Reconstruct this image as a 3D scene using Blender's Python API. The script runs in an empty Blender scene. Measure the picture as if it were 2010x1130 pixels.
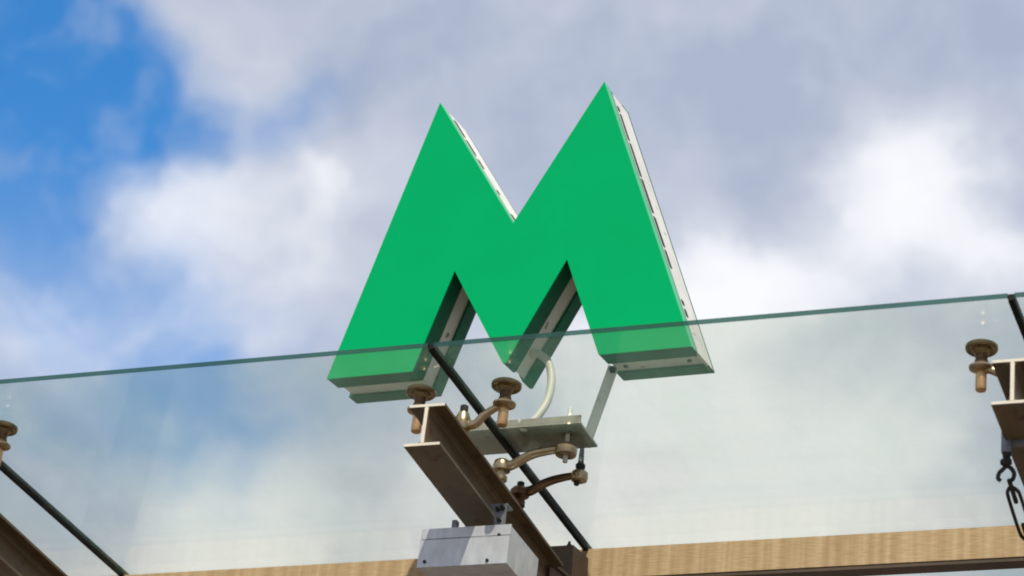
import bpy, bmesh, math, random
from mathutils import Vector, Matrix
random.seed(7)
scene = bpy.context.scene
COL = scene.collection

# ---------------------------------------------------------------- camera
CAM = Vector((2.4425, -5.9945, -2.4749))
cr = Vector((0.93371, 0.35338, 0.05749)); cu = Vector((0.08606, -0.37741, 0.92204)); cf = Vector((-0.34753, 0.85597, 0.38280))
cam = bpy.data.cameras.new('camera'); camo = bpy.data.objects.new('camera', cam); COL.objects.link(camo)
camo.matrix_world = Matrix(((cr.x, cu.x, -cf.x, CAM.x), (cr.y, cu.y, -cf.y, CAM.y), (cr.z, cu.z, -cf.z, CAM.z), (0, 0, 0, 1)))
cam.sensor_width = 36; cam.lens = 5358.0 / 2010 * 36
cam.clip_start = 0.1; cam.clip_end = 2000
cam.dof.use_dof = True; cam.dof.focus_distance = 6.8; cam.dof.aperture_fstop = 4.0
scene.camera = camo

# ---------------------------------------------------------------- view, sun, sky
scene.view_settings.view_transform = 'Standard'; scene.view_settings.look = 'None'
scene.view_settings.exposure = 0; scene.view_settings.gamma = 1
scene.render.film_transparent = False; scene.cycles.filter_width = 1.9
try: scene.cycles.transparent_max_bounces = 16
except Exception: pass
SUN = Vector((0.21, -0.372, 0.904)).normalized()
sl = bpy.data.lights.new('sun', 'SUN'); sl.energy = 5.0; sl.angle = math.radians(0.5); sl.color = (1, .95, .86)
so = bpy.data.objects.new('sun', sl); COL.objects.link(so); so.rotation_euler = SUN.to_track_quat('Z', 'Y').to_euler(); so.location = SUN * 20

world = bpy.data.worlds.new("World"); scene.world = world; world.use_nodes = True
nt = world.node_tree; nt.nodes.clear()
def N(t, tree=None, **k):
    n = (tree or nt).nodes.new(t)
    for a, b in k.items(): setattr(n, a, b)
    return n
def link(a, b, tree=None): (tree or nt).links.new(a, b)
def mth(op, a, b=None, c=None, clamp=False, tree=None):
    n = N('ShaderNodeMath', tree, operation=op); n.use_clamp = clamp
    for i, v in enumerate((a, b, c)):
        if v is None: continue
        if isinstance(v, (int, float)): n.inputs[i].default_value = v
        else: link(v, n.inputs[i], tree)
    return n.outputs[0]
tc = N('ShaderNodeTexCoord')
wn = N('ShaderNodeTexNoise'); wn.inputs['Scale'].default_value = 22; wn.inputs['Detail'].default_value = 6; wn.inputs['Roughness'].default_value = .55
link(tc.outputs['Generated'], wn.inputs['Vector'])
ws = N('ShaderNodeVectorMath', operation='SUBTRACT'); link(wn.outputs['Color'], ws.inputs[0]); ws.inputs[1].default_value = (.5, .5, .5)
wsc = N('ShaderNodeVectorMath', operation='SCALE'); link(ws.outputs[0], wsc.inputs[0]); wsc.inputs['Scale'].default_value = 0.05
wd = N('ShaderNodeVectorMath', operation='ADD'); link(tc.outputs['Generated'], wd.inputs[0]); link(wsc.outputs[0], wd.inputs[1])
BLUE = [(-0.4995, 0.7488, 0.4356, 230, 1.0), (-0.4802, 0.7512, 0.4528, 150, 0.9), (-0.4623, 0.7655, 0.4474, 90, 0.7), (-0.5012, 0.7683, 0.3981, 170, 0.9), (-0.4694, 0.771, 0.4304, 110, 0.55), (-0.5012, 0.783, 0.3683, 130, 0.42), (-0.5123, 0.7702, 0.38, 150, 0.42), (-0.4196, 0.7999, 0.429, 75, 0.75), (-0.403, 0.8009, 0.443, 75, 0.45), (-0.4445, 0.7883, 0.4254, 85, 0.6), (-0.461, 0.7808, 0.4217, 80, 0.5), (-0.5027, 0.7898, 0.3513, 180, 0.3), (-0.4513, 0.8161, 0.3611, 170, 0.5), (-0.4663, 0.8022, 0.3729, 80, 0.25), (-0.4857, 0.8096, 0.3297, 230, 0.62), (-0.4372, 0.836, 0.3317, 210, 0.62), (-0.5538, 0.7291, 0.4222, 380, 0.9)]
WHITE = [(-0.4957, 0.7938, 0.3523, 210, 0.45), (-0.4513, 0.8161, 0.3611, 150, 0.3), (-0.203, 0.8821, 0.425, 130, 0.8), (-0.1868, 0.8928, 0.4098, 120, 0.4), (-0.2241, 0.8842, 0.4099, 110, 0.5), (-0.2688, 0.8812, 0.3888, 100, 0.7), (-0.2423, 0.8894, 0.3877, 120, 0.4), (-0.174, 0.9023, 0.3945, 120, 0.4), (-0.4049, 0.8157, 0.4131, 80, 0.55), (-0.4405, 0.8015, 0.4044, 110, 0.45), (-0.458, 0.7977, 0.3924, 90, 0.4), (-0.4672, 0.7836, 0.4094, 70, 0.35), (-0.4189, 0.8193, 0.3916, 110, 0.3), (-0.3748, 0.8236, 0.4256, 120, 0.2), (-0.3322, 0.868, 0.3691, 150, 0.5), (-0.288, 0.8821, 0.3728, 130, 0.6), (-0.3011, 0.8989, 0.3184, 200, 0.9), (-0.2396, 0.9195, 0.3116, 260, 0.85), (-0.4479, 0.8461, 0.2889, 200, 0.85), (-0.37, 0.88, 0.297, 220, 0.7), (-0.20, 0.913, 0.345, 160, 0.35), (-0.2518, 0.8491, 0.4644, 250, -0.2), (-0.2638, 0.8595, 0.4378, 150, -0.1), (-0.1642, 0.8748, 0.4558, 90, 0.2), (-0.3814, 0.8049, 0.4547, 160, -0.08)]
def field(blobs, vec):
    tot = None
    for x, y, z, r, w in blobs:
        d = N('ShaderNodeVectorMath', operation='DISTANCE'); link(vec, d.inputs[0]); d.inputs[1].default_value = (x, y, z)
        q = mth('MULTIPLY', d.outputs['Value'], 5358.0 / r); q = mth('MULTIPLY', q, q); g = mth('POWER', 0.36788, q)
        tot = mth('MULTIPLY', g, w) if tot is None else mth('MULTIPLY_ADD', g, w, tot)
    return tot
n2 = N('ShaderNodeTexNoise'); n2.inputs['Scale'].default_value = 16; n2.inputs['Detail'].default_value = 8; n2.inputs['Roughness'].default_value = .52
link(wd.outputs[0], n2.inputs['Vector'])
n3 = N('ShaderNodeTexNoise'); n3.inputs['Scale'].default_value = 9; n3.inputs['Detail'].default_value = 5; n3.inputs['Roughness'].default_value = .5
mp = N('ShaderNodeMapping'); mp.inputs['Location'].default_value = (3.1, 1.7, 5.2); link(wd.outputs[0], mp.inputs['Vector']); link(mp.outputs[0], n3.inputs['Vector'])
blue = field(BLUE, wd.outputs[0])
bn = mth('MULTIPLY_ADD', mth('SUBTRACT', n2.outputs['Fac'], .5), -.85, mth('MULTIPLY', blue, 1.0))
clear = N('ShaderNodeMapRange', interpolation_type='SMOOTHSTEP'); link(bn, clear.inputs['Value']); clear.inputs['From Min'].default_value = .02; clear.inputs['From Max'].default_value = 1.4
n5 = N('ShaderNodeTexNoise'); n5.inputs['Scale'].default_value = 38; n5.inputs['Detail'].default_value = 7; n5.inputs['Roughness'].default_value = .6; link(wd.outputs[0], n5.inputs['Vector'])
wisp = N('ShaderNodeMapRange', interpolation_type='SMOOTHSTEP'); link(n5.outputs['Fac'], wisp.inputs['Value']); wisp.inputs['From Min'].default_value = .42; wisp.inputs['From Max'].default_value = .75; wisp.inputs['To Max'].default_value = .26
haze_ = field([(-0.5027, 0.7898, 0.3513, 190, 0.26), (-0.4513, 0.8161, 0.3611, 190, 0.25), (-.53, .78, .34, 260, .34), (-0.42, 0.797, 0.427, 110, 0.2)], wd.outputs[0])
cl1 = mth('MULTIPLY', clear.outputs[0], mth('SUBTRACT', 1, wisp.outputs[0])); cl2 = mth('MULTIPLY', cl1, mth('SUBTRACT', .98, haze_, clamp=True))
white = field(WHITE, wd.outputs[0])
wv0 = mth('MULTIPLY_ADD', mth('SUBTRACT', n3.outputs['Fac'], .5), .95, mth('ADD', white, .15))
wv1 = mth('MULTIPLY_ADD', mth('SUBTRACT', n5.outputs['Fac'], .5), .45, wv0)
wv2 = mth('MULTIPLY_ADD', mth('SUBTRACT', n2.outputs['Fac'], .5), .5, wv1, clamp=True)
wr = N('ShaderNodeValToRGB'); wr.color_ramp.elements.new(.45); wr.color_ramp.elements[1].color = (.42, .42, .42, 1); wr.color_ramp.elements.new(.75); wr.color_ramp.elements[2].color = (.84, .84, .84, 1); link(wv2, wr.inputs['Fac']); wv = wr.outputs['Color']
SKY_STR = 0.1
cm = N('ShaderNodeMix', data_type='RGBA'); link(wv, cm.inputs['Factor'])
cm.inputs['A'].default_value = (4.2, 4.8, 6.2, 1); cm.inputs['B'].default_value = (9.6, 9.7, 10.1, 1)
sky = N('ShaderNodeTexSky', sky_type='NISHITA'); sky.sun_disc = False
sky.sun_elevation = math.asin(SUN.z); sky.sun_rotation = math.atan2(SUN.x, SUN.y); sky.air_density = 1.0; sky.dust_density = .3; sky.ozone_density = 2.0
tint = N('ShaderNodeMix', data_type='RGBA', blend_type='MULTIPLY'); tint.inputs['Factor'].default_value = 1
link(sky.outputs[0], tint.inputs['A']); tint.inputs['B'].default_value = (.34, 1.22, 1.82, 1)
fm = N('ShaderNodeMix', data_type='RGBA'); link(cl2, fm.inputs['Factor']); link(cm.outputs['Result'], fm.inputs['A']); link(tint.outputs['Result'], fm.inputs['B'])
bg = N('ShaderNodeBackground'); bg.inputs['Strength'].default_value = SKY_STR; link(fm.outputs['Result'], bg.inputs['Color'])
wo = N('ShaderNodeOutputWorld'); link(bg.outputs[0], wo.inputs['Surface'])

# ---------------------------------------------------------------- materials
def mat(name, col, rough=.5, metal=0, vary=.15, scale=12, bump=0, col2=None, spec=.5, stretch=None, patches=None):
    m = bpy.data.materials.new(name); m.use_nodes = True; t = m.node_tree; b = t.nodes['Principled BSDF']
    b.inputs['Roughness'].default_value = rough; b.inputs['Metallic'].default_value = metal; b.inputs['Specular IOR Level'].default_value = spec
    co = N('ShaderNodeTexCoord', t); mpp = N('ShaderNodeMapping', t); link(co.outputs['Object'], mpp.inputs['Vector'], t)
    if stretch: mpp.inputs['Scale'].default_value = stretch
    no = N('ShaderNodeTexNoise', t); no.inputs['Scale'].default_value = scale; no.inputs['Detail'].default_value = 8; no.inputs['Roughness'].default_value = .62
    link(mpp.outputs[0], no.inputs['Vector'], t)
    c2 = col2 or tuple(c * (1 - vary * 2) for c in col)
    rp = N('ShaderNodeValToRGB', t); rp.color_ramp.elements[0].position = .3; rp.color_ramp.elements[1].position = .7
    rp.color_ramp.elements[0].color = (*c2, 1); rp.color_ramp.elements[1].color = (*[min(1, c * (1 + vary * .4)) for c in col], 1)
    link(no.outputs['Fac'], rp.inputs['Fac'], t)
    out = rp.outputs['Color']
    if patches:   # stains: (colour, threshold, scale)
        pc, th, ps = patches
        pn = N('ShaderNodeTexNoise', t); pn.inputs['Scale'].default_value = ps; pn.inputs['Detail'].default_value = 6; link(co.outputs['Object'], pn.inputs['Vector'], t)
        pr_ = N('ShaderNodeMapRange', t); link(pn.outputs['Fac'], pr_.inputs['Value'], t); pr_.inputs['From Min'].default_value = th; pr_.inputs['From Max'].default_value = th + .07
        mx = N('ShaderNodeMix', t, data_type='RGBA'); link(pr_.outputs[0], mx.inputs['Factor'], t); link(out, mx.inputs['A'], t); mx.inputs['B'].default_value = (*pc, 1); out = mx.outputs['Result']
    link(out, b.inputs['Base Color'], t)
    mr = N('ShaderNodeMapRange', t); link(no.outputs['Fac'], mr.inputs['Value'], t); mr.inputs['To Min'].default_value = min(1, rough * 1.25); mr.inputs['To Max'].default_value = rough * .8; link(mr.outputs[0], b.inputs['Roughness'], t)
    if bump:
        bp = N('ShaderNodeBump', t); bp.inputs['Strength'].default_value = bump; bp.inputs['Distance'].default_value = .002; link(no.outputs['Fac'], bp.inputs['Height'], t); link(bp.outputs[0], b.inputs['Normal'], t)
    return m
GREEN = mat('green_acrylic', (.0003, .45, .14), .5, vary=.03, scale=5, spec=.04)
GREEND = mat('green_return_shaded', (.002, .14, .055), .5, vary=.12, scale=8, spec=.15)  # darker side green, deepened to carry the shade in crotches and undersides
GREEN_SUN = mat('green_sunlit', (.06, .50, .22), .35, vary=.05, spec=.4)  # paler green paints the sun on the right-facing edges
WHITE_M = mat('white_casing', (.74, .72, .66), .55, vary=.1, scale=9, bump=.15, patches=((.25, .16, .09), .66, 26))
SLOT_SHADE = mat('rusty_slot_shade', (.035, .03, .022), .8, vary=.3, scale=60, patches=((.12, .05, .02), .6, 40))  # near-black paints the shade in the letter's open slots, with rust patches
STEEL = mat('tan_painted_steel', (.155, .102, .046), .45, vary=.22, scale=16, bump=.25, stretch=(1, .3, 1), patches=((.10, .035, .012), .60, 22))
END_SUN = mat('sunlit_steel_end', (.78, .70, .56), .45, vary=.12, scale=18)  # pale copy of the beam steel, painting the sun on its end faces
BRASS = mat('weathered_steel', (.31, .24, .13), .2, .95, vary=.2, scale=30)
BRONZE = mat('tan_cast_metal', (.58, .44, .27), .27, .9, vary=.2, scale=25, bump=.2)
DARKC = mat('brown_cast_metal', (.20, .115, .06), .32, .8, vary=.3, scale=25, bump=.2, patches=((.3, .11, .03), .62, 30))
ROD = mat('copper_rod', (.82, .50, .24), .28, .8, vary=.15, scale=40)
BLACK = mat('black_rubber', (.02, .02, .018), .5, vary=.2)
SEAL = mat('dark_sealant', (.012, .014, .010), .6, vary=.5, scale=9, patches=((.03, .038, .022), .55, 7), spec=.2)
GALV = mat('galvanised_sheet', (.68, .685, .69), .42, .3, vary=.14, scale=30, bump=.15, stretch=(1, 1, .35), patches=((.60, .60, .61), .55, 16))
PLATE = mat('grey_plate', (.36, .33, .27), .5, .2, vary=.2, scale=8, patches=((.16, .13, .08), .62, 9))
STRUT = mat('pale_grey_paint', (.66, .66, .60), .5, vary=.15, scale=14, patches=((.25, .24, .2), .63, 20))
HOSE = mat('cream_conduit', (.55, .54, .46), .5, vary=.08)
IRON = mat('dark_iron', (.045, .04, .035), .5, .5, vary=.3, scale=30)
GREYP = mat('grey_zinc', (.25, .27, .28), .45, .5, vary=.2, scale=30)
BROWN = mat('brown_column_steel', (.13, .085, .055), .5, .1, vary=.25, scale=8, bump=.1)

def wood_mat():
    m = bpy.data.materials.new('pale_wood'); m.use_nodes = True; t = m.node_tree; b = t.nodes['Principled BSDF']; b.inputs['Roughness'].default_value = .6
    co = N('ShaderNodeTexCoord', t)
    def noise(sc, s, d=4):
        mp_ = N('ShaderNodeMapping', t); mp_.inputs['Scale'].default_value = sc; link(co.outputs['Object'], mp_.inputs['Vector'], t)
        n = N('ShaderNodeTexNoise', t); n.inputs['Scale'].default_value = s; n.inputs['Detail'].default_value = d; link(mp_.outputs[0], n.inputs['Vector'], t); return n.outputs['Fac']
    bars = noise((1, .05, .03), 34, 5); fine = noise((.12, 1, 1), 230, 4); blot = noise((1, .3, .3), 3.2, 3)
    r1 = N('ShaderNodeValToRGB', t); r1.color_ramp.elements[0].position = .42; r1.color_ramp.elements[1].position = .74
    r1.color_ramp.elements[0].color = (.50, .335, .175, 1); r1.color_ramp.elements[1].color = (.70, .53, .33, 1); link(bars, r1.inputs['Fac'], t)
    r2 = N('ShaderNodeValToRGB', t); r2.color_ramp.elements[0].color = (.86, .82, .76, 1); r2.color_ramp.elements[1].color = (1.15, 1.15, 1.15, 1)
    r2.color_ramp.elements[0].position = .3; r2.color_ramp.elements[1].position = .65; link(fine, r2.inputs['Fac'], t)
    mx = N('ShaderNodeMix', t, data_type='RGBA', blend_type='MULTIPLY'); mx.inputs['Factor'].default_value = .8; link(r1.outputs[0], mx.inputs['A'], t); link(r2.outputs[0], mx.inputs['B'], t)
    r3 = N('ShaderNodeValToRGB', t); r3.color_ramp.elements[0].color = (.78, .72, .68, 1); r3.color_ramp.elements[1].color = (1.1, 1.1, 1.1, 1); link(blot, r3.inputs['Fac'], t)
    m2 = N('ShaderNodeMix', t, data_type='RGBA', blend_type='MULTIPLY'); m2.inputs['Factor'].default_value = .8; link(mx.outputs['Result'], m2.inputs['A'], t); link(r3.outputs[0], m2.inputs['B'], t)
    link(m2.outputs['Result'], b.inputs['Base Color'], t)
    bp = N('ShaderNodeBump', t); bp.inputs['Strength'].default_value = .3; bp.inputs['Distance'].default_value = .002; link(fine, bp.inputs['Height'], t); link(bp.outputs[0], b.inputs['Normal'], t)
    return m
WOOD = wood_mat()

def glass_mat():
    m = bpy.data.materials.new('dusty_glass'); m.use_nodes = True; t = m.node_tree; t.nodes.clear()
    geo = N('ShaderNodeNewGeometry', t); dt = N('ShaderNodeVectorMath', t, operation='DOT_PRODUCT'); link(geo.outputs['Normal'], dt.inputs[0], t); link(geo.outputs['Incoming'], dt.inputs[1], t)
    c = mth('ABSOLUTE', dt.outputs['Value'], tree=t); om = mth('SUBTRACT', 1, c, clamp=True, tree=t)
    fr = mth('MULTIPLY_ADD', mth('POWER', om, 5, tree=t), .96, .04, tree=t)
    co = N('ShaderNodeTexCoord', t)
    def noise(sc, s, d=5):
        mp_ = N('ShaderNodeMapping', t); mp_.inputs['Scale'].default_value = sc; link(co.outputs['Object'], mp_.inputs['Vector'], t)
        n = N('ShaderNodeTexNoise', t); n.inputs['Scale'].default_value = s; n.inputs['Detail'].default_value = d; link(mp_.outputs[0], n.inputs['Vector'], t); return n.outputs['Fac']
    smear = mth('ADD', noise((1, .25, 1), 4.5), mth('MULTIPLY', mth('SUBTRACT', noise((1, .6, 1), 45, 8), .45, tree=t), .35, tree=t), tree=t); strk = noise((.3, 2.2, 1), 5); 
    d = N('ShaderNodeMapRange', t); link(mth('ADD', smear, mth('MULTIPLY', strk, .5, tree=t), tree=t), d.inputs['Value'], t)
    d.inputs['From Min'].default_value = .60; d.inputs['From Max'].default_value = .95; d.inputs['To Min'].default_value = .012; d.inputs['To Max'].default_value = .065
    tr = N('ShaderNodeBsdfTransparent', t); tr.inputs['Color'].default_value = (.945, .957, .92, 1)
    gl = N('ShaderNodeBsdfGlossy', t); gl.inputs['Roughness'].default_value = .07; gl.inputs['Color'].default_value = (1, 1, 1, 1)
    tl = N('ShaderNodeBsdfTranslucent', t); tl.inputs['Color'].default_value = (.20, .52, .44, 1)
    df = N('ShaderNodeBsdfDiffuse', t); df.inputs['Color'].default_value = (.22, .50, .42, 1)
    dd = N('ShaderNodeMixShader', t); dd.inputs[0].default_value = .4; link(tl.outputs[0], dd.inputs[1], t); link(df.outputs[0], dd.inputs[2], t)
    m1 = N('ShaderNodeMixShader', t); link(d.outputs[0], m1.inputs[0], t); link(tr.outputs[0], m1.inputs[1], t); link(dd.outputs[0], m1.inputs[2], t)
    m2 = N('ShaderNodeMixShader', t); link(fr, m2.inputs[0], t); link(m1.outputs[0], m2.inputs[1], t); link(gl.outputs[0], m2.inputs[2], t)
    o = N('ShaderNodeOutputMaterial', t); link(m2.outputs[0], o.inputs['Surface'], t)
    return m
GLASS = glass_mat()
def edge_mat():
    m = bpy.data.materials.new('green_glass_edge'); m.use_nodes = True; t = m.node_tree; b = t.nodes['Principled BSDF']
    co = N('ShaderNodeTexCoord', t); no = N('ShaderNodeTexNoise', t); no.inputs['Scale'].default_value = 3; no.inputs['Detail'].default_value = 4; link(co.outputs['Object'], no.inputs['Vector'], t)
    rp = N('ShaderNodeValToRGB', t); rp.color_ramp.elements[0].color = (.010, .05, .040, 1); rp.color_ramp.elements[1].color = (.03, .095, .08, 1); link(no.outputs['Fac'], rp.inputs['Fac'], t)
    rp.color_ramp.elements[0].position = .35; rp.color_ramp.elements[1].position = .65
    link(rp.outputs[0], b.inputs['Base Color'], t); b.inputs['Roughness'].default_value = .15
    tr = N('ShaderNodeBsdfTransparent', t); tr.inputs['Color'].default_value = (.35, .6, .52, 1)
    mx = N('ShaderNodeMixShader', t); mx.inputs[0].default_value = .22; link(b.outputs[0], mx.inputs[1], t); link(tr.outputs[0], mx.inputs[2], t)
    link(mx.outputs[0], t.nodes['Material Output'].inputs['Surface'], t)
    return m
EDGE = edge_mat()
def ground_mat():
    m = bpy.data.materials.new('paving'); m.use_nodes = True; t = m.node_tree; b = t.nodes['Principled BSDF']; b.inputs['Roughness'].default_value = .85
    co = N('ShaderNodeTexCoord', t); br = N('ShaderNodeTexBrick', t); link(co.outputs['Object'], br.inputs['Vector'], t); br.inputs['Scale'].default_value = 1.2
    br.inputs['Color1'].default_value = (.13, .105, .08, 1); br.inputs['Color2'].default_value = (.10, .085, .068, 1); br.inputs['Mortar'].default_value = (.05, .045, .04, 1); br.inputs['Mortar Size'].default_value = .012
    no = N('ShaderNodeTexNoise', t); no.inputs['Scale'].default_value = .6; no.inputs['Detail'].default_value = 6; link(co.outputs['Object'], no.inputs['Vector'], t)
    rp = N('ShaderNodeValToRGB', t); rp.color_ramp.elements[0].color = (.6, .6, .6, 1); rp.color_ramp.elements[1].color = (1.2, 1.2, 1.2, 1); link(no.outputs['Fac'], rp.inputs['Fac'], t)
    mx = N('ShaderNodeMix', t, data_type='RGBA', blend_type='MULTIPLY'); mx.inputs['Factor'].default_value = 1; link(br.outputs['Color'], mx.inputs['A'], t); link(rp.outputs[0], mx.inputs['B'], t)
    link(mx.outputs['Result'], b.inputs['Base Color'], t)
    return m
PAVE = ground_mat()

# ---------------------------------------------------------------- mesh helpers
def obj(name, bm, m, parent=None, label=None, smooth=False, bevel=0, mats=None):
    if bevel:
        bmesh.ops.bevel(bm, geom=[e for e in bm.edges if len(e.link_faces) == 2 and e.calc_face_angle(0) > .5], offset=bevel, segments=2, affect='EDGES', profile=.6)
    bmesh.ops.recalc_face_normals(bm, faces=bm.faces)
    me = bpy.data.meshes.new(name); bm.to_mesh(me); bm.free()
    if smooth:
        for p in me.polygons: p.use_smooth = True
        me.set_sharp_from_angle(angle=math.radians(38))
    for mm in (mats or [m]): me.materials.append(mm)
    o = bpy.data.objects.new(name, me); COL.objects.link(o)
    if parent: o.parent = parent
    if label: o['label'] = label
    return o
def thing(name, label, cat, group=None, loc=(0, 0, 0), rot=(0, 0, 0)):
    o = bpy.data.objects.new(name, None); COL.objects.link(o); o.location = loc; o.rotation_euler = rot; o.empty_display_size = .05
    o['label'] = label; o['category'] = cat
    if group: o['group'] = group
    return o
def tag(o, label, cat, group=None):
    o['label'] = label; o['category'] = cat
    if group: o['group'] = group
def B(): return bmesh.new()
def box(bm, x0, x1, y0, y1, z0, z1, mi=0):
    vs = [bm.verts.new((x, y, z)) for x in (x0, x1) for y in (y0, y1) for z in (z0, z1)]
    for f in ((0, 1, 3, 2), (4, 6, 7, 5), (0, 4, 5, 1), (2, 3, 7, 6), (0, 2, 6, 4), (1, 5, 7, 3)):
        bm.faces.new([vs[i] for i in f]).material_index = mi
    return bm
def prism(bm, pts, y0, y1):     # outline in x,z, from y0 to y1
    a = [bm.verts.new((x, y0, z)) for x, z in pts]; b = [bm.verts.new((x, y1, z)) for x, z in pts]
    bm.faces.new(a); bm.faces.new(b[::-1])
    for i in range(len(pts)): bm.faces.new((a[i], b[i], b[(i + 1) % len(pts)], a[(i + 1) % len(pts)]))
    return bm
def lathe(bm, prof, c=(0, 0, 0), n=28, ax=None):   # profile of (radius, height)
    rings = []
    q = Vector((0, 0, 1)).rotation_difference(Vector(ax)) if ax else None
    for r, z in prof:
        ring = []
        for i in range(n):
            a = 2 * math.pi * i / n; v = Vector((r * math.cos(a), r * math.sin(a), z))
            if q: v = q @ v
            ring.append(bm.verts.new(v + Vector(c)))
        rings.append(ring)
    for A, Bq in zip(rings, rings[1:]):
        for i in range(n): bm.faces.new((A[i], A[(i + 1) % n], Bq[(i + 1) % n], Bq[i]))
    bm.faces.new(rings[0][::-1]); bm.faces.new(rings[-1])
    return bm
def spline(P, k=6):
    P = [Vector(p) for p in P]; out = []
    Q = [P[0] * 2 - P[1]] + P + [P[-1] * 2 - P[-2]]
    for i in range(1, len(Q) - 2):
        for j in range(k):
            t = j / k; a, b, c, d = Q[i - 1], Q[i], Q[i + 1], Q[i + 2]
            out.append(.5 * ((2 * b) + (c - a) * t + (2 * a - 5 * b + 4 * c - d) * t * t + (3 * b - a - 3 * c + d) * t ** 3))
    out.append(P[-1]); return out
def tube(bm, P, R, n=14, up=Vector((0, 0, 1)), flat=1.0):    # R: radius or list along the path; flat scales the side-to-side radius
    m = len(P); rings = []
    for i, p in enumerate(P):
        d = (P[min(i + 1, m - 1)] - P[max(i - 1, 0)]).normalized(); s = d.cross(up).normalized(); u = s.cross(d).normalized()
        r = R if not isinstance(R, (list, tuple)) else R[0] + (R[1] - R[0]) * i / (m - 1)
        rings.append([bm.verts.new(p + s * (math.cos(2 * math.pi * k / n) * r * flat) + u * (math.sin(2 * math.pi * k / n) * r)) for k in range(n)])
    for A, Bq in zip(rings, rings[1:]):
        for k in range(n): bm.faces.new((A[k], A[(k + 1) % n], Bq[(k + 1) % n], Bq[k]))
    bm.faces.new(rings[0][::-1]); bm.faces.new(rings[-1])
    return bm
def copy_tree(o, parent=None):
    kids = [c for c in o.children]
    c = o.copy(); COL.objects.link(c)
    if parent: c.parent = parent
    for k in kids: copy_tree(k, c)
    return c

# canopy frame: x along the front edge, s down the slope away from the edge, h square to the glass (h = 0 is its underside)
ANG = -0.1281447
O = Vector((0, -0.50899, -0.15499)); S = Vector((0, math.cos(ANG), math.sin(ANG))); H = Vector((0, -math.sin(ANG), math.cos(ANG)))
def W(x, s, h): return O + Vector((x, 0, 0)) + S * s + H * h
def cthing(name, label, cat, x, s, h, group=None): return thing(name, label, cat, group, W(x, s, h), (ANG, 0, 0))
GZ = -4.1
JX = [-2.78, -1.393, 0.018, 1.388, 2.76]

# ---------------------------------------------------------------- ground
g = B(); vs = [g.verts.new((x, y, 0)) for x, y in ((-300, -300), (300, -300), (300, 300), (-300, 300))]; g.faces.new(vs)
go = obj('ground', g, PAVE); go.location = (0, 0, GZ); go['kind'] = 'structure'

# ---------------------------------------------------------------- glass roof
GT = .0128; GL = 1.60
pane_labels = ['clear glass roof pane at the far left, left of the leftmost dark joint',
               'dusty bluish glass roof pane between the left joint and the joint under the green letter',
               'pale glass roof pane between the joint under the green letter and the right steel beam',
               'sliver of glass roof pane at the right edge, right of the rightmost dark joint']
for i in range(4):
    x0, x1 = JX[i] + .0075, JX[i + 1] - .0075; xc = (x0 + x1) / 2
    b = B(); box(b, x0 - xc, x1 - xc, 0, GL, 0, GT)
    for f in b.faces: f.material_index = 0
    b.normal_update()
    for f in b.faces:
        if abs(f.calc_center_median().z - GT / 2) < .001: f.material_index = 1 if abs(f.calc_center_median().x) < .1 else 2
    o = obj('glass_pane', b, None, mats=[GLASS, EDGE, SEAL]); o.location = W(xc, 0, 0); o.rotation_euler = (ANG, 0, 0)
    tag(o, pane_labels[i], 'glass pane', 'glass panes of the canopy')
seal_labels = ['dark joint strip at the far left, running down to the wooden rail', 'dark joint strip below the green letter, crossing behind the curved arms', 'dark joint strip at the right edge above the right steel beam']
for i in (1, 2, 3):
    b = B(); box(b, -.0062, .0062, .003, GL, -.003, GT - .001); box(b, -.0066, .0066, .006, GL, -.006, -.0008)
    o = obj('joint_strip', b, SEAL); o.location = W(JX[i], 0, 0); o.rotation_euler = (ANG, 0, 0); tag(o, seal_labels[i - 1], 'joint strip', 'dark joint strips between glass panes')

# ---------------------------------------------------------------- wooden rail and columns
b = B(); box(b, -3.2, 3.2, 0, .05, -.083, .0045)
wr = thing('wooden_rail', 'long pale wooden rail under the lower end of the glass roof', 'rail', None, W(0, 1.140, -.006), (ANG, 0, 0))
obj('board', b, WOOD, wr, bevel=.0015)
b = B(); box(b, -3.2, 3.2, .002, .048, -.094, -.0835); obj('base_strip', b, BROWN, wr, label='dark brown strip along the underside of the rail')
col_labels = ['brown steel column head at the lower end of the left steel beam', 'brown steel column head right of the grey metal box', 'brown steel column at the lower end of the right steel beam']
for i, x in enumerate(JX[1:4]):
    c = thing('steel_column', col_labels[i], 'column', 'brown columns carrying the beams', (x - .020, W(0, 1.06, 0).y, GZ))
    top = W(0, 1.06, -.044).z - GZ - (.03 if i == 0 else 0)
    b = B(); box(b, -.035, .035, -.06, .06, .012, top); obj('post', b, BROWN, c, bevel=.012)
    b = B(); box(b, -.12, .12, -.14, .14, 0, .012); obj('foot_plate', b, BROWN, c, bevel=.003)
    b = B(); box(b, -.030, .026, -.20, -.062, top - .15, top - .095); box(b, -.040, .034, -.20, -.062, top - .0945, top - .086); box(b, -.040, .034, -.20, -.062, top - .162, top - .151); obj('bracket', b, BROWN, c, bevel=.002)
    b = B(); box(b, -.066, -.0355, -.055, .055, top - .10, top - .004); obj('side_plate', b, BROWN, c, bevel=.004)
    for sx in (-.05, .012):
        b = B(); lathe(b, [(.007, 0), (.007, .012), (.004, .013), (.004, .02)], (sx, -.03, top - .0045 if sx < 0 else top - .0003), 6); obj('bolt', b, IRON, c)

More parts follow.
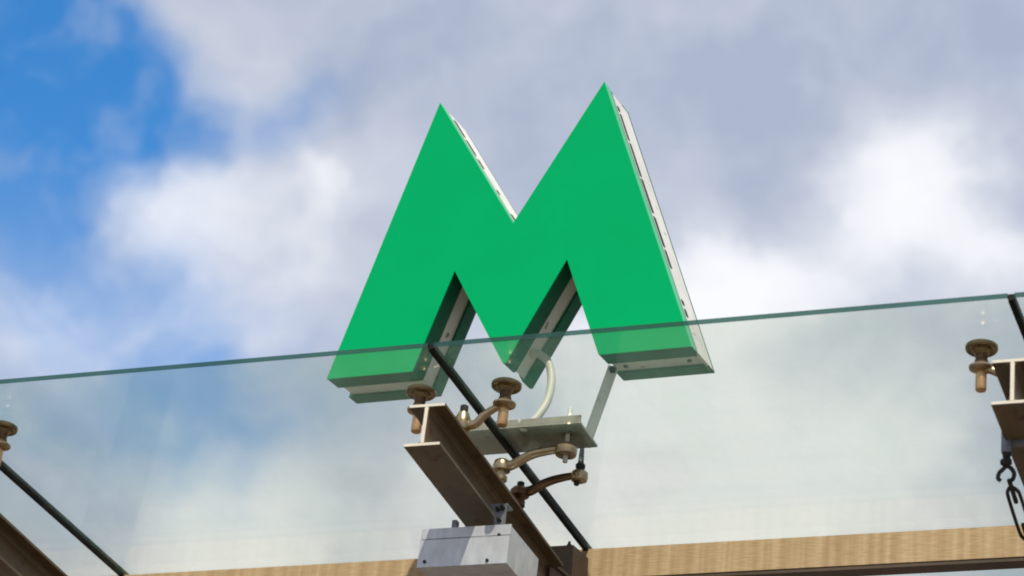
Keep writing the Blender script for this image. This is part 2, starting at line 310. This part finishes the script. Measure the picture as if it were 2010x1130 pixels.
# ---------------------------------------------------------------- steel beams
beam_labels = ['tan steel I-beam at the lower left, its front end cut off by the frame', 'tan steel I-beam under the green letter, above the grey metal box', 'tan steel I-beam at the right edge with a turnbuckle hanging by it']
BW, BH, BL_ = .090, .110, .875
def make_beam():
    t = cthing('steel_beam', beam_labels[1], 'steel beam', .02, .02, -.14, 'steel beams under the glass'); t.rotation_euler = (ANG - .020, 0, .012)
    hw = BW / 2
    tf, tw = .0075, .0085
    for nm, z0, z1 in (('top_flange', -tf, 0), ('bottom_flange', -BH, -BH + tf)):
        b = B(); box(b, -hw, hw, .0012, BL_, z0, z1); obj(nm, b, STEEL, t, bevel=.0012)
    # web with rolled fillets
    zt, zb, fi = -tf, -BH + tf, .010
    pts = [(-tw / 2 - fi, zt), (tw / 2 + fi, zt), (tw / 2 + fi * .3, zt - fi * .3), (tw / 2, zt - fi), (tw / 2, zb + fi), (tw / 2 + fi * .3, zb + fi * .3), (tw / 2 + fi, zb), (-tw / 2 - fi, zb), (-tw / 2 - fi * .3, zb + fi * .3), (-tw / 2, zb + fi), (-tw / 2, zt - fi), (-tw / 2 - fi * .3, zt - fi * .3)]
    b = B(); prism(b, pts, .0012, BL_); obj('web', b, STEEL, t)
    b = B(); box(b, -hw + .0006, hw - .0006, -.0006, .001, -tf + .0004, -.0004); box(b, -hw + .0006, hw - .0006, -.0006, .001, -BH + .0004, -BH + tf - .0004); box(b, -tw / 2, tw / 2, -.0006, .001, zb + .0004, zt - .0004)
    obj('sunlit_end', b, END_SUN, t, label='pale end of the beam with sunlight in its colour')
    return t
beam = make_beam()
for i, x in ((0, JX[1] + .002), (2, JX[3] + .002)):
    c = copy_tree(beam); c.location = W(x, .02, -.14); c['label'] = beam_labels[i]

# ---------------------------------------------------------------- spider fittings
def glass_bolt(parent, x, s):
    """clamping disc, neck, collar and threaded rod, hanging from the glass at x, s (local to the spider)"""
    b = B(); lathe(b, [(.0115, -.066), (.0125, -.068), (.0125, -.113), (.011, -.115), (.004, -.1155)], (x, s, 0)); rod = obj('glass_bolt', b, ROD, parent, smooth=True)
    b = B(); lathe(b, [(.014, -.026), (.020, -.015), (.026, -.0125), (.0285, -.0135), (.033, -.0145), (.0360, -.012), (.0368, -.009), (.0368, -.003), (.034, -.0012)], (x, s, 0), 40); obj('disc', b, BRASS, rod, smooth=True)
    b = B(); lathe(b, [(.0155, -.046), (.0155, -.040), (.0135, -.038), (.0135, -.0335), (.0150, -.029), (.0150, -.020)], (x, s, 0)); obj('neck', b, DARKC, rod, smooth=True)
    b = B(); lathe(b, [(.012, -.0665), (.017, -.066), (.0275, -.060), (.0285, -.056), (.024, -.0535), (.0185, -.048), (.0165, -.0462)], (x, s, 0)); obj('collar', b, BRONZE, rod, smooth=True)
def front_spider(x):
    t = cthing('spider_fitting', 'x', 'glass fitting', x, .2, 0, 'two armed fittings clamping the glass')
    b = B(); lathe(b, [(.012, -.142), (.012, -.112), (.019, -.108), (.021, -.100), (.0205, -.082), (.015, -.068), (.0135, -.064)], (0, .018, 0)); obj('hub', b, BRONZE, t, smooth=True)
    b = B(); lathe(b, [(.010, -.0635), (.010, -.045), (.008, -.043)], (0, .018, 0), 10); obj('stud', b, IRON, t)
    for sg in (-1, 1):
        P = spline([(sg * .012, .018, -.097), (sg * .036, .014, -.097), (sg * .058, .008, -.079), (sg * .085, .002, -.066), (sg * .103, 0, -.061)])
        b = B(); tube(b, P, [.0125, .0088], flat=.85); obj('arm', b, BRONZE, t, smooth=True)
        glass_bolt(t, sg * .111, 0)
    return t
sp0 = front_spider(.026)
sp0['label'] = 'two armed glass fitting on the middle steel beam, round discs against the glass'
for x, l in ((JX[1] + .016, 'two armed glass fitting at the left edge, only its right disc in view'), (JX[3] + .006, 'two armed glass fitting by the right steel beam, its left disc and pin in view')):
    c = copy_tree(sp0); c.location = W(x + (.008 if x < 0 else 0), .214 if x < 0 else .2, 0); c['label'] = l

# single-armed rear fittings that carry the letter's support
t = cthing('curved_bracket', 'upper pale tan curved bracket reaching right from the middle beam to a round cup', 'bracket', .02, .5, 0, 'curved brackets holding the sign support')
b = B(); lathe(b, [(.016, -.150), (.016, -.132), (.012, -.130), (.012, -.110), (.017, -.106), (.017, -.096), (.012, -.094), (.012, -.082), (.022, -.080), (.023, -.066), (.019, -.054), (.014, -.050)], (0, 0, 0)); obj('hub', b, BRONZE, t, smooth=True)
P = spline([(.008, 0, -.070), (.03, 0, -.064), (.055, 0, -.050), (.085, 0, -.038), (.125, 0, -.032), (.150, 0, -.031)]); b = B(); tube(b, P, [.0135, .0105], flat=.9); obj('arm', b, BRONZE, t, smooth=True)
b = B(); lathe(b, [(.020, -.050), (.026, -.048), (.0275, -.043), (.0275, -.030), (.024, -.026), (.012, -.024), (.008, -.016), (.005, -.012)], (.167, 0, 0), 32); obj('cup', b, BRONZE, t, smooth=True)
b = B(); lathe(b, [(.0055, -.068), (.0065, -.066), (.0065, -.0505)], (.167, 0, 0), 12); obj('rod_end', b, STRUT, t, smooth=True)
b = B(); lathe(b, [(.0055, -.0115), (.0055, .082), (.004, .084)], (.167, 0, 0), 12); obj('threaded_rod', b, STRUT, t, smooth=True)
t = cthing('curved_bracket', 'lower dark brown curved bracket with black bolts at each end, right of the middle beam', 'bracket', .024, .625, 0, 'curved brackets holding the sign support')
b = B(); lathe(b, [(.010, -.152), (.010, -.122), (.016, -.118), (.016, -.104), (.012, -.102), (.014, -.098), (.024, -.090), (.025, -.076), (.019, -.068)], (0, 0, 0)); obj('hub', b, DARKC, t, smooth=True)
P = spline([(.006, 0, -.080), (.03, 0, -.076), (.055, 0, -.062), (.085, 0, -.051), (.115, 0, -.045), (.14, 0, -.042)]); b = B(); tube(b, P, [.014, .0095], flat=.9); obj('arm', b, DARKC, t, smooth=True)
b = B(); lathe(b, [(.014, -.060), (.020, -.057), (.022, -.050), (.021, -.036), (.014, -.029), (.010, -.028)], (.156, 0, 0), 24); obj('arm_end', b, BRONZE, t, smooth=True)
b = B(); lathe(b, [(.006, -.069), (.007, -.067), (.007, -.0605)], (.15, 0, 0), 12); obj('rod_end', b, BLACK, t, smooth=True)
b = B(); lathe(b, [(.009, -.0278), (.0125, -.020), (.0125, -.013), (.008, -.011), (.008, -.006)], (.156, 0, 0), 12); obj('black_nut', b, BLACK, t, smooth=True)
b = B(); lathe(b, [(.008, -.0675), (.0095, -.064), (.0095, -.052), (.006, -.05)], (0, 0, 0), 12); obj('black_bolt', b, BLACK, t, smooth=True)
b = B(); lathe(b, [(.0075, -.0055), (.0065, .02), (.0055, .034)], (.156, 0, 0), 12); obj('threaded_rod', b, GREYP, t, smooth=True)

# ---------------------------------------------------------------- plate above the glass, strut, hose
pt = cthing('support_plate', 'flat grey steel plate lying above the glass behind the curved arms', 'steel plate', .06, .46, .018)
b = B(); box(b, -.145, .172, 0, .135, 0, .006); obj('plate', b, PLATE, pt, bevel=.001)
b = B(); box(b, -.145, .172, 0, .006, .0065, .022); obj('lip', b, PLATE, pt, bevel=.001)
b = B(); lathe(b, [(.012, -.010), (.012, -.0005)], (.127, .04, 0), 6); lathe(b, [(.012, .0065), (.012, .014)], (.127, .04, 0), 6); obj('nut', b, BRASS, pt)
b = B(); p0 = Vector((0, 0, 0)); 
A0 = Vector((.193, .098, W(0, .585, .026).z)); A1 = Vector((.262, .092, .004))
st = thing('sign_strut', 'pale grey slanted flat strut from the plate up to the right foot of the letter', 'strut', None, A0)
d = A1 - A0
def slab(bm, a, b2, w, tk):
    dd = (b2 - a).normalized(); s_ = dd.cross(Vector((0, 1, 0))).normalized(); n_ = Vector((0, 1, 0))
    vs = [bm.verts.new(p + s_ * sw * w / 2 + n_ * sn * tk / 2) for p in (a, b2) for sw in (-1, 1) for sn in (-1, 1)]
    for f in ((0, 1, 3, 2), (4, 6, 7, 5), (0, 4, 5, 1), (2, 3, 7, 6), (0, 2, 6, 4), (1, 5, 7, 3)): bm.faces.new([vs[i] for i in f])
b = B(); slab(b, Vector((0, 0, 0)), d, .027, .006); obj('flat_bar', b, STRUT, st)
b = B(); slab(b, Vector((-.012, .011, 0)), d + Vector((-.012, .011, -.004)), .006, .016); obj('rib', b, STRUT, st)
b = B(); lathe(b, [(.010, -.004), (.010, .004), (.005, .006)], d + Vector((0, -.004, -.01)), 6, ax=(0, -1, 0)); obj('bolt', b, IRON, st)
b = B(); HP = [(.036, .10, .062), (.056, .10, .057), (.084, .092, .030), (.104, .07, -.027), (.112, .03, -.098), (.102, -.005, -.152), (.082, -.03, -.190), (.070, -.035, W(0, .47, .026).z)]
base = Vector(HP[-1]); tube(b, [p - base for p in spline(HP)], .0105, 14, up=Vector((0, 1, 0)))
hs = thing('conduit_hose', 'cream bent cable conduit from the middle point of the letter down to the plate', 'cable conduit', None, base); obj('hose', b, HOSE, hs, smooth=True)
b = B(); lathe(b, [(.014, 0), (.014, .014), (.012, .016)], (0, 0, 0), 12); obj('gland', b, STRUT, hs, smooth=True)

# ---------------------------------------------------------------- the letter
ml = thing('letter_sign', 'large green three-dimensional letter M with pale sides standing above the glass', 'letter sign', None, (0, 0, 0), (0, 0, -.0187))
MP = [(-.5, 0), (-.234, .768), (0, .389), (.234, .768), (.5, 0), (.255, 0), (.156, .2705), (.004, 0), (-.004, 0), (-.156, .2705), (-.255, 0)]
def inset(P, d):
    # offset the closed outline inward by d
    n = len(P); out = []
    area = sum(P[i][0] * P[(i + 1) % n][1] - P[(i + 1) % n][0] * P[i][1] for i in range(n)); sg = 1 if area > 0 else -1
    for i in range(n):
        a, c, e = Vector(P[i - 1]), Vector(P[i]), Vector(P[(i + 1) % n])
        d1 = (c - a).normalized(); d2 = (e - c).normalized(); n1 = Vector((-d1.y, d1.x)) * sg; n2_ = Vector((-d2.y, d2.x)) * sg
        k = n1 + n2_; k = k / max(.12, k.dot(n1)) ; 
        if k.length > 3: k = k.normalized() * 3
        q = c + k * d; out.append((q.x, q.y))
    return out
PI = inset([p for p in MP if abs(p[0]) != .004][:6] + [(.156, .2705), (0, 0), (-.156, .2705), (-.255, 0)] if 0 else MP, .007)
b = B(); prism(b, MP, 0, .004); obj('front_face', b, GREEN, ml, bevel=.0008)
b = B(); prism(b, inset(MP, .0008), .0042, .070); obj('front_return', b, GREEND, ml, label='darker green side walls behind the front face, deepened for shade')
b = B(); prism(b, PI, .0705, .1375); obj('casing', b, WHITE_M, ml, label='pale weathered middle band of the letter')
b = B(); prism(b, MP, .138, .1894); obj('back_return', b, GREEND, ml, bevel=.0012, label='darker green rear section of the letter, deepened for shade')
# shaded slots (rust-flecked) and sunlight painted as strips along edges that face right
def along(bm, a, c, t0, t1, y0, y1, out0, out1):
    A, C_ = Vector(a), Vector(c); dd = C_ - A; nn = Vector((dd.y, -dd.x)).normalized()
    if nn.x < 0: nn = -nn
    q = [A + dd * t0 + nn * out0, A + dd * t1 + nn * out0, A + dd * t1 + nn * out1, A + dd * t0 + nn * out1]
    prism(bm, [(v.x, v.y) for v in q], y0, y1)
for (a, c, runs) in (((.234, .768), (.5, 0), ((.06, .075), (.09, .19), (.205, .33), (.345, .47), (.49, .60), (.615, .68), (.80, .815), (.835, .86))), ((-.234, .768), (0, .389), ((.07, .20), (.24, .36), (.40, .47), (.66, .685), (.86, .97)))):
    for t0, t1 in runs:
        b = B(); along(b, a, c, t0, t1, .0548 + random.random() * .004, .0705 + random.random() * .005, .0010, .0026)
        obj('slot_shade_strip', b, SLOT_SHADE, ml, label='dark rust-flecked strip painted as the shaded slot along the edge')
    b = B(); along(b, a, c, .0, 1.0, .0012, .040, -.0004, .0008); obj('sunlit_edge', b, GREEN_SUN, ml, label='paler green edge strip with sunlight in its colour')
    b = B(); along(b, a, c, .012, .998, .0545, .172, -.0060, .0009); obj('cover_strip', b, WHITE_M, ml, label='pale weathered strip covering the side that faces right')
for x in (.29, .46):
    b = B(); lathe(b, [(.006, -.004), (.006, 0.0)], (x, .105, .0065), 8); obj('screw', b, IRON, ml)

# ---------------------------------------------------------------- metal box
jb = cthing('metal_box', 'grey galvanised metal box hanging under the middle steel beam', 'metal box', .024, .318, -.319)
b = B(); box(b, -.112, .114, .004, .198, -.098, 0); obj('housing', b, GALV, jb, bevel=.0015)
b = B(); box(b, -.114, .116, -.003, .0035, -.100, -.029); obj('front_cover', b, GALV, jb, bevel=.001)
b = B(); box(b, -.114, .116, 0, .0038, -.0245, .002); obj('top_lip', b, GALV, jb, bevel=.001)
for x, z in ((-.095, -.086), (.066, -.091), (.088, -.025)):
    b = B(); lathe(b, [(.0042, 0), (.0042, .003), (.002, .004)], (x, -.003 if z != -.025 else .0, z), 10, ax=(0, -1, 0)); obj('screw', b, IRON, jb)
b = B(); box(b, -.040, -.028, .004, .020, .003, .024); obj('mounting_lug', b, GREYP, jb, bevel=.001)
b = B(); box(b, .066, .094, .010, .015, .002, .0605); box(b, .05, .094, .0155, .05, .0605, .0655); obj('mounting_bracket', b, GREYP, jb, bevel=.001)
b = B(); box(b, -.035, .05, .15, .18, .0015, .0605); obj('mounting_block', b, GREYP, jb, bevel=.001)
for x, z in ((.074, .046), (.086, .050), (.080, .018)):
    b = B(); lathe(b, [(.006, 0), (.006, .006), (.0035, .0065), (.0035, .014)], (x, .0095, z), 6, ax=(0, -1, 0)); obj('bolt', b, IRON, jb)

# ---------------------------------------------------------------- turnbuckle on the right beam
tb = cthing('turnbuckle', 'dark iron turnbuckle hooked to a grey clamp on the right steel beam', 'turnbuckle', 1.345, .19, -.25)
b = B(); box(b, -.010, .012, -.012, .012, -.032, .018); box(b, -.004, .05, -.008, .010, -.0125, -.0005); box(b, .0, .05, -.008, .010, .0085, .014); obj('clamp', b, GREYP, tb, bevel=.0015)
b = B(); lathe(b, [(.005, -.062), (.011, -.055), (.012, -.048), (.008, -.042), (.010, -.0325)], (0, 0, 0), 14); lathe(b, [(.006, -.012), (.009, -.006), (.009, .006), (.006, .012)], (-.001, 0, -.052), 12, ax=(1, 0, 0)); obj('swivel', b, IRON, tb, smooth=True)
b = B(); tube(b, spline([(-.002, .004, -.060), (-.010, .002, -.070), (-.016, .0, -.078), (-.018, .0, -.090), (-.013, .0, -.096)]), .0048, 10, up=Vector((0, 1, 0))); obj('hook', b, IRON, tb, smooth=True)
b = B(); tube(b, spline([(.002, .004, -.060), (.010, .006, -.066), (.015, .010, -.076), (.012, .014, -.086), (.004, .018, -.090)]), .0050, 10, up=Vector((0, 1, 0))); obj('hook', b, IRON, tb, smooth=True)
D0 = Vector((.003, .016, -.088)); DD = Vector((.02, .965, -.26)).normalized(); Q = Vector((1, 0, 0))
b = B()
for sg in (-1, 1):
    tube(b, spline([D0 + DD * .02, D0 + DD * .035 + Q * sg * .010, D0 + DD * .06 + Q * sg * .0135, D0 + DD * .17 + Q * sg * .0135, D0 + DD * .195 + Q * sg * .010, D0 + DD * .21]), .0042, 10, up=Vector((0, 0, 1)))
obj('frame', b, IRON, tb, smooth=True)
b = B(); tube(b, [D0 + DD * .0, D0 + DD * .075], .0052, 10, up=Vector((1, 0, 0))); obj('screw', b, IRON, tb, smooth=True)
b = B(); tube(b, [D0 + DD * .15, D0 + DD * .24], .0052, 10, up=Vector((1, 0, 0))); obj('screw', b, IRON, tb, smooth=True)
b = B(); tube(b, [D0 + DD * .24, D0 + DD * 1.1], .003, 8, up=Vector((1, 0, 0))); obj('cable', b, IRON, tb, smooth=True)
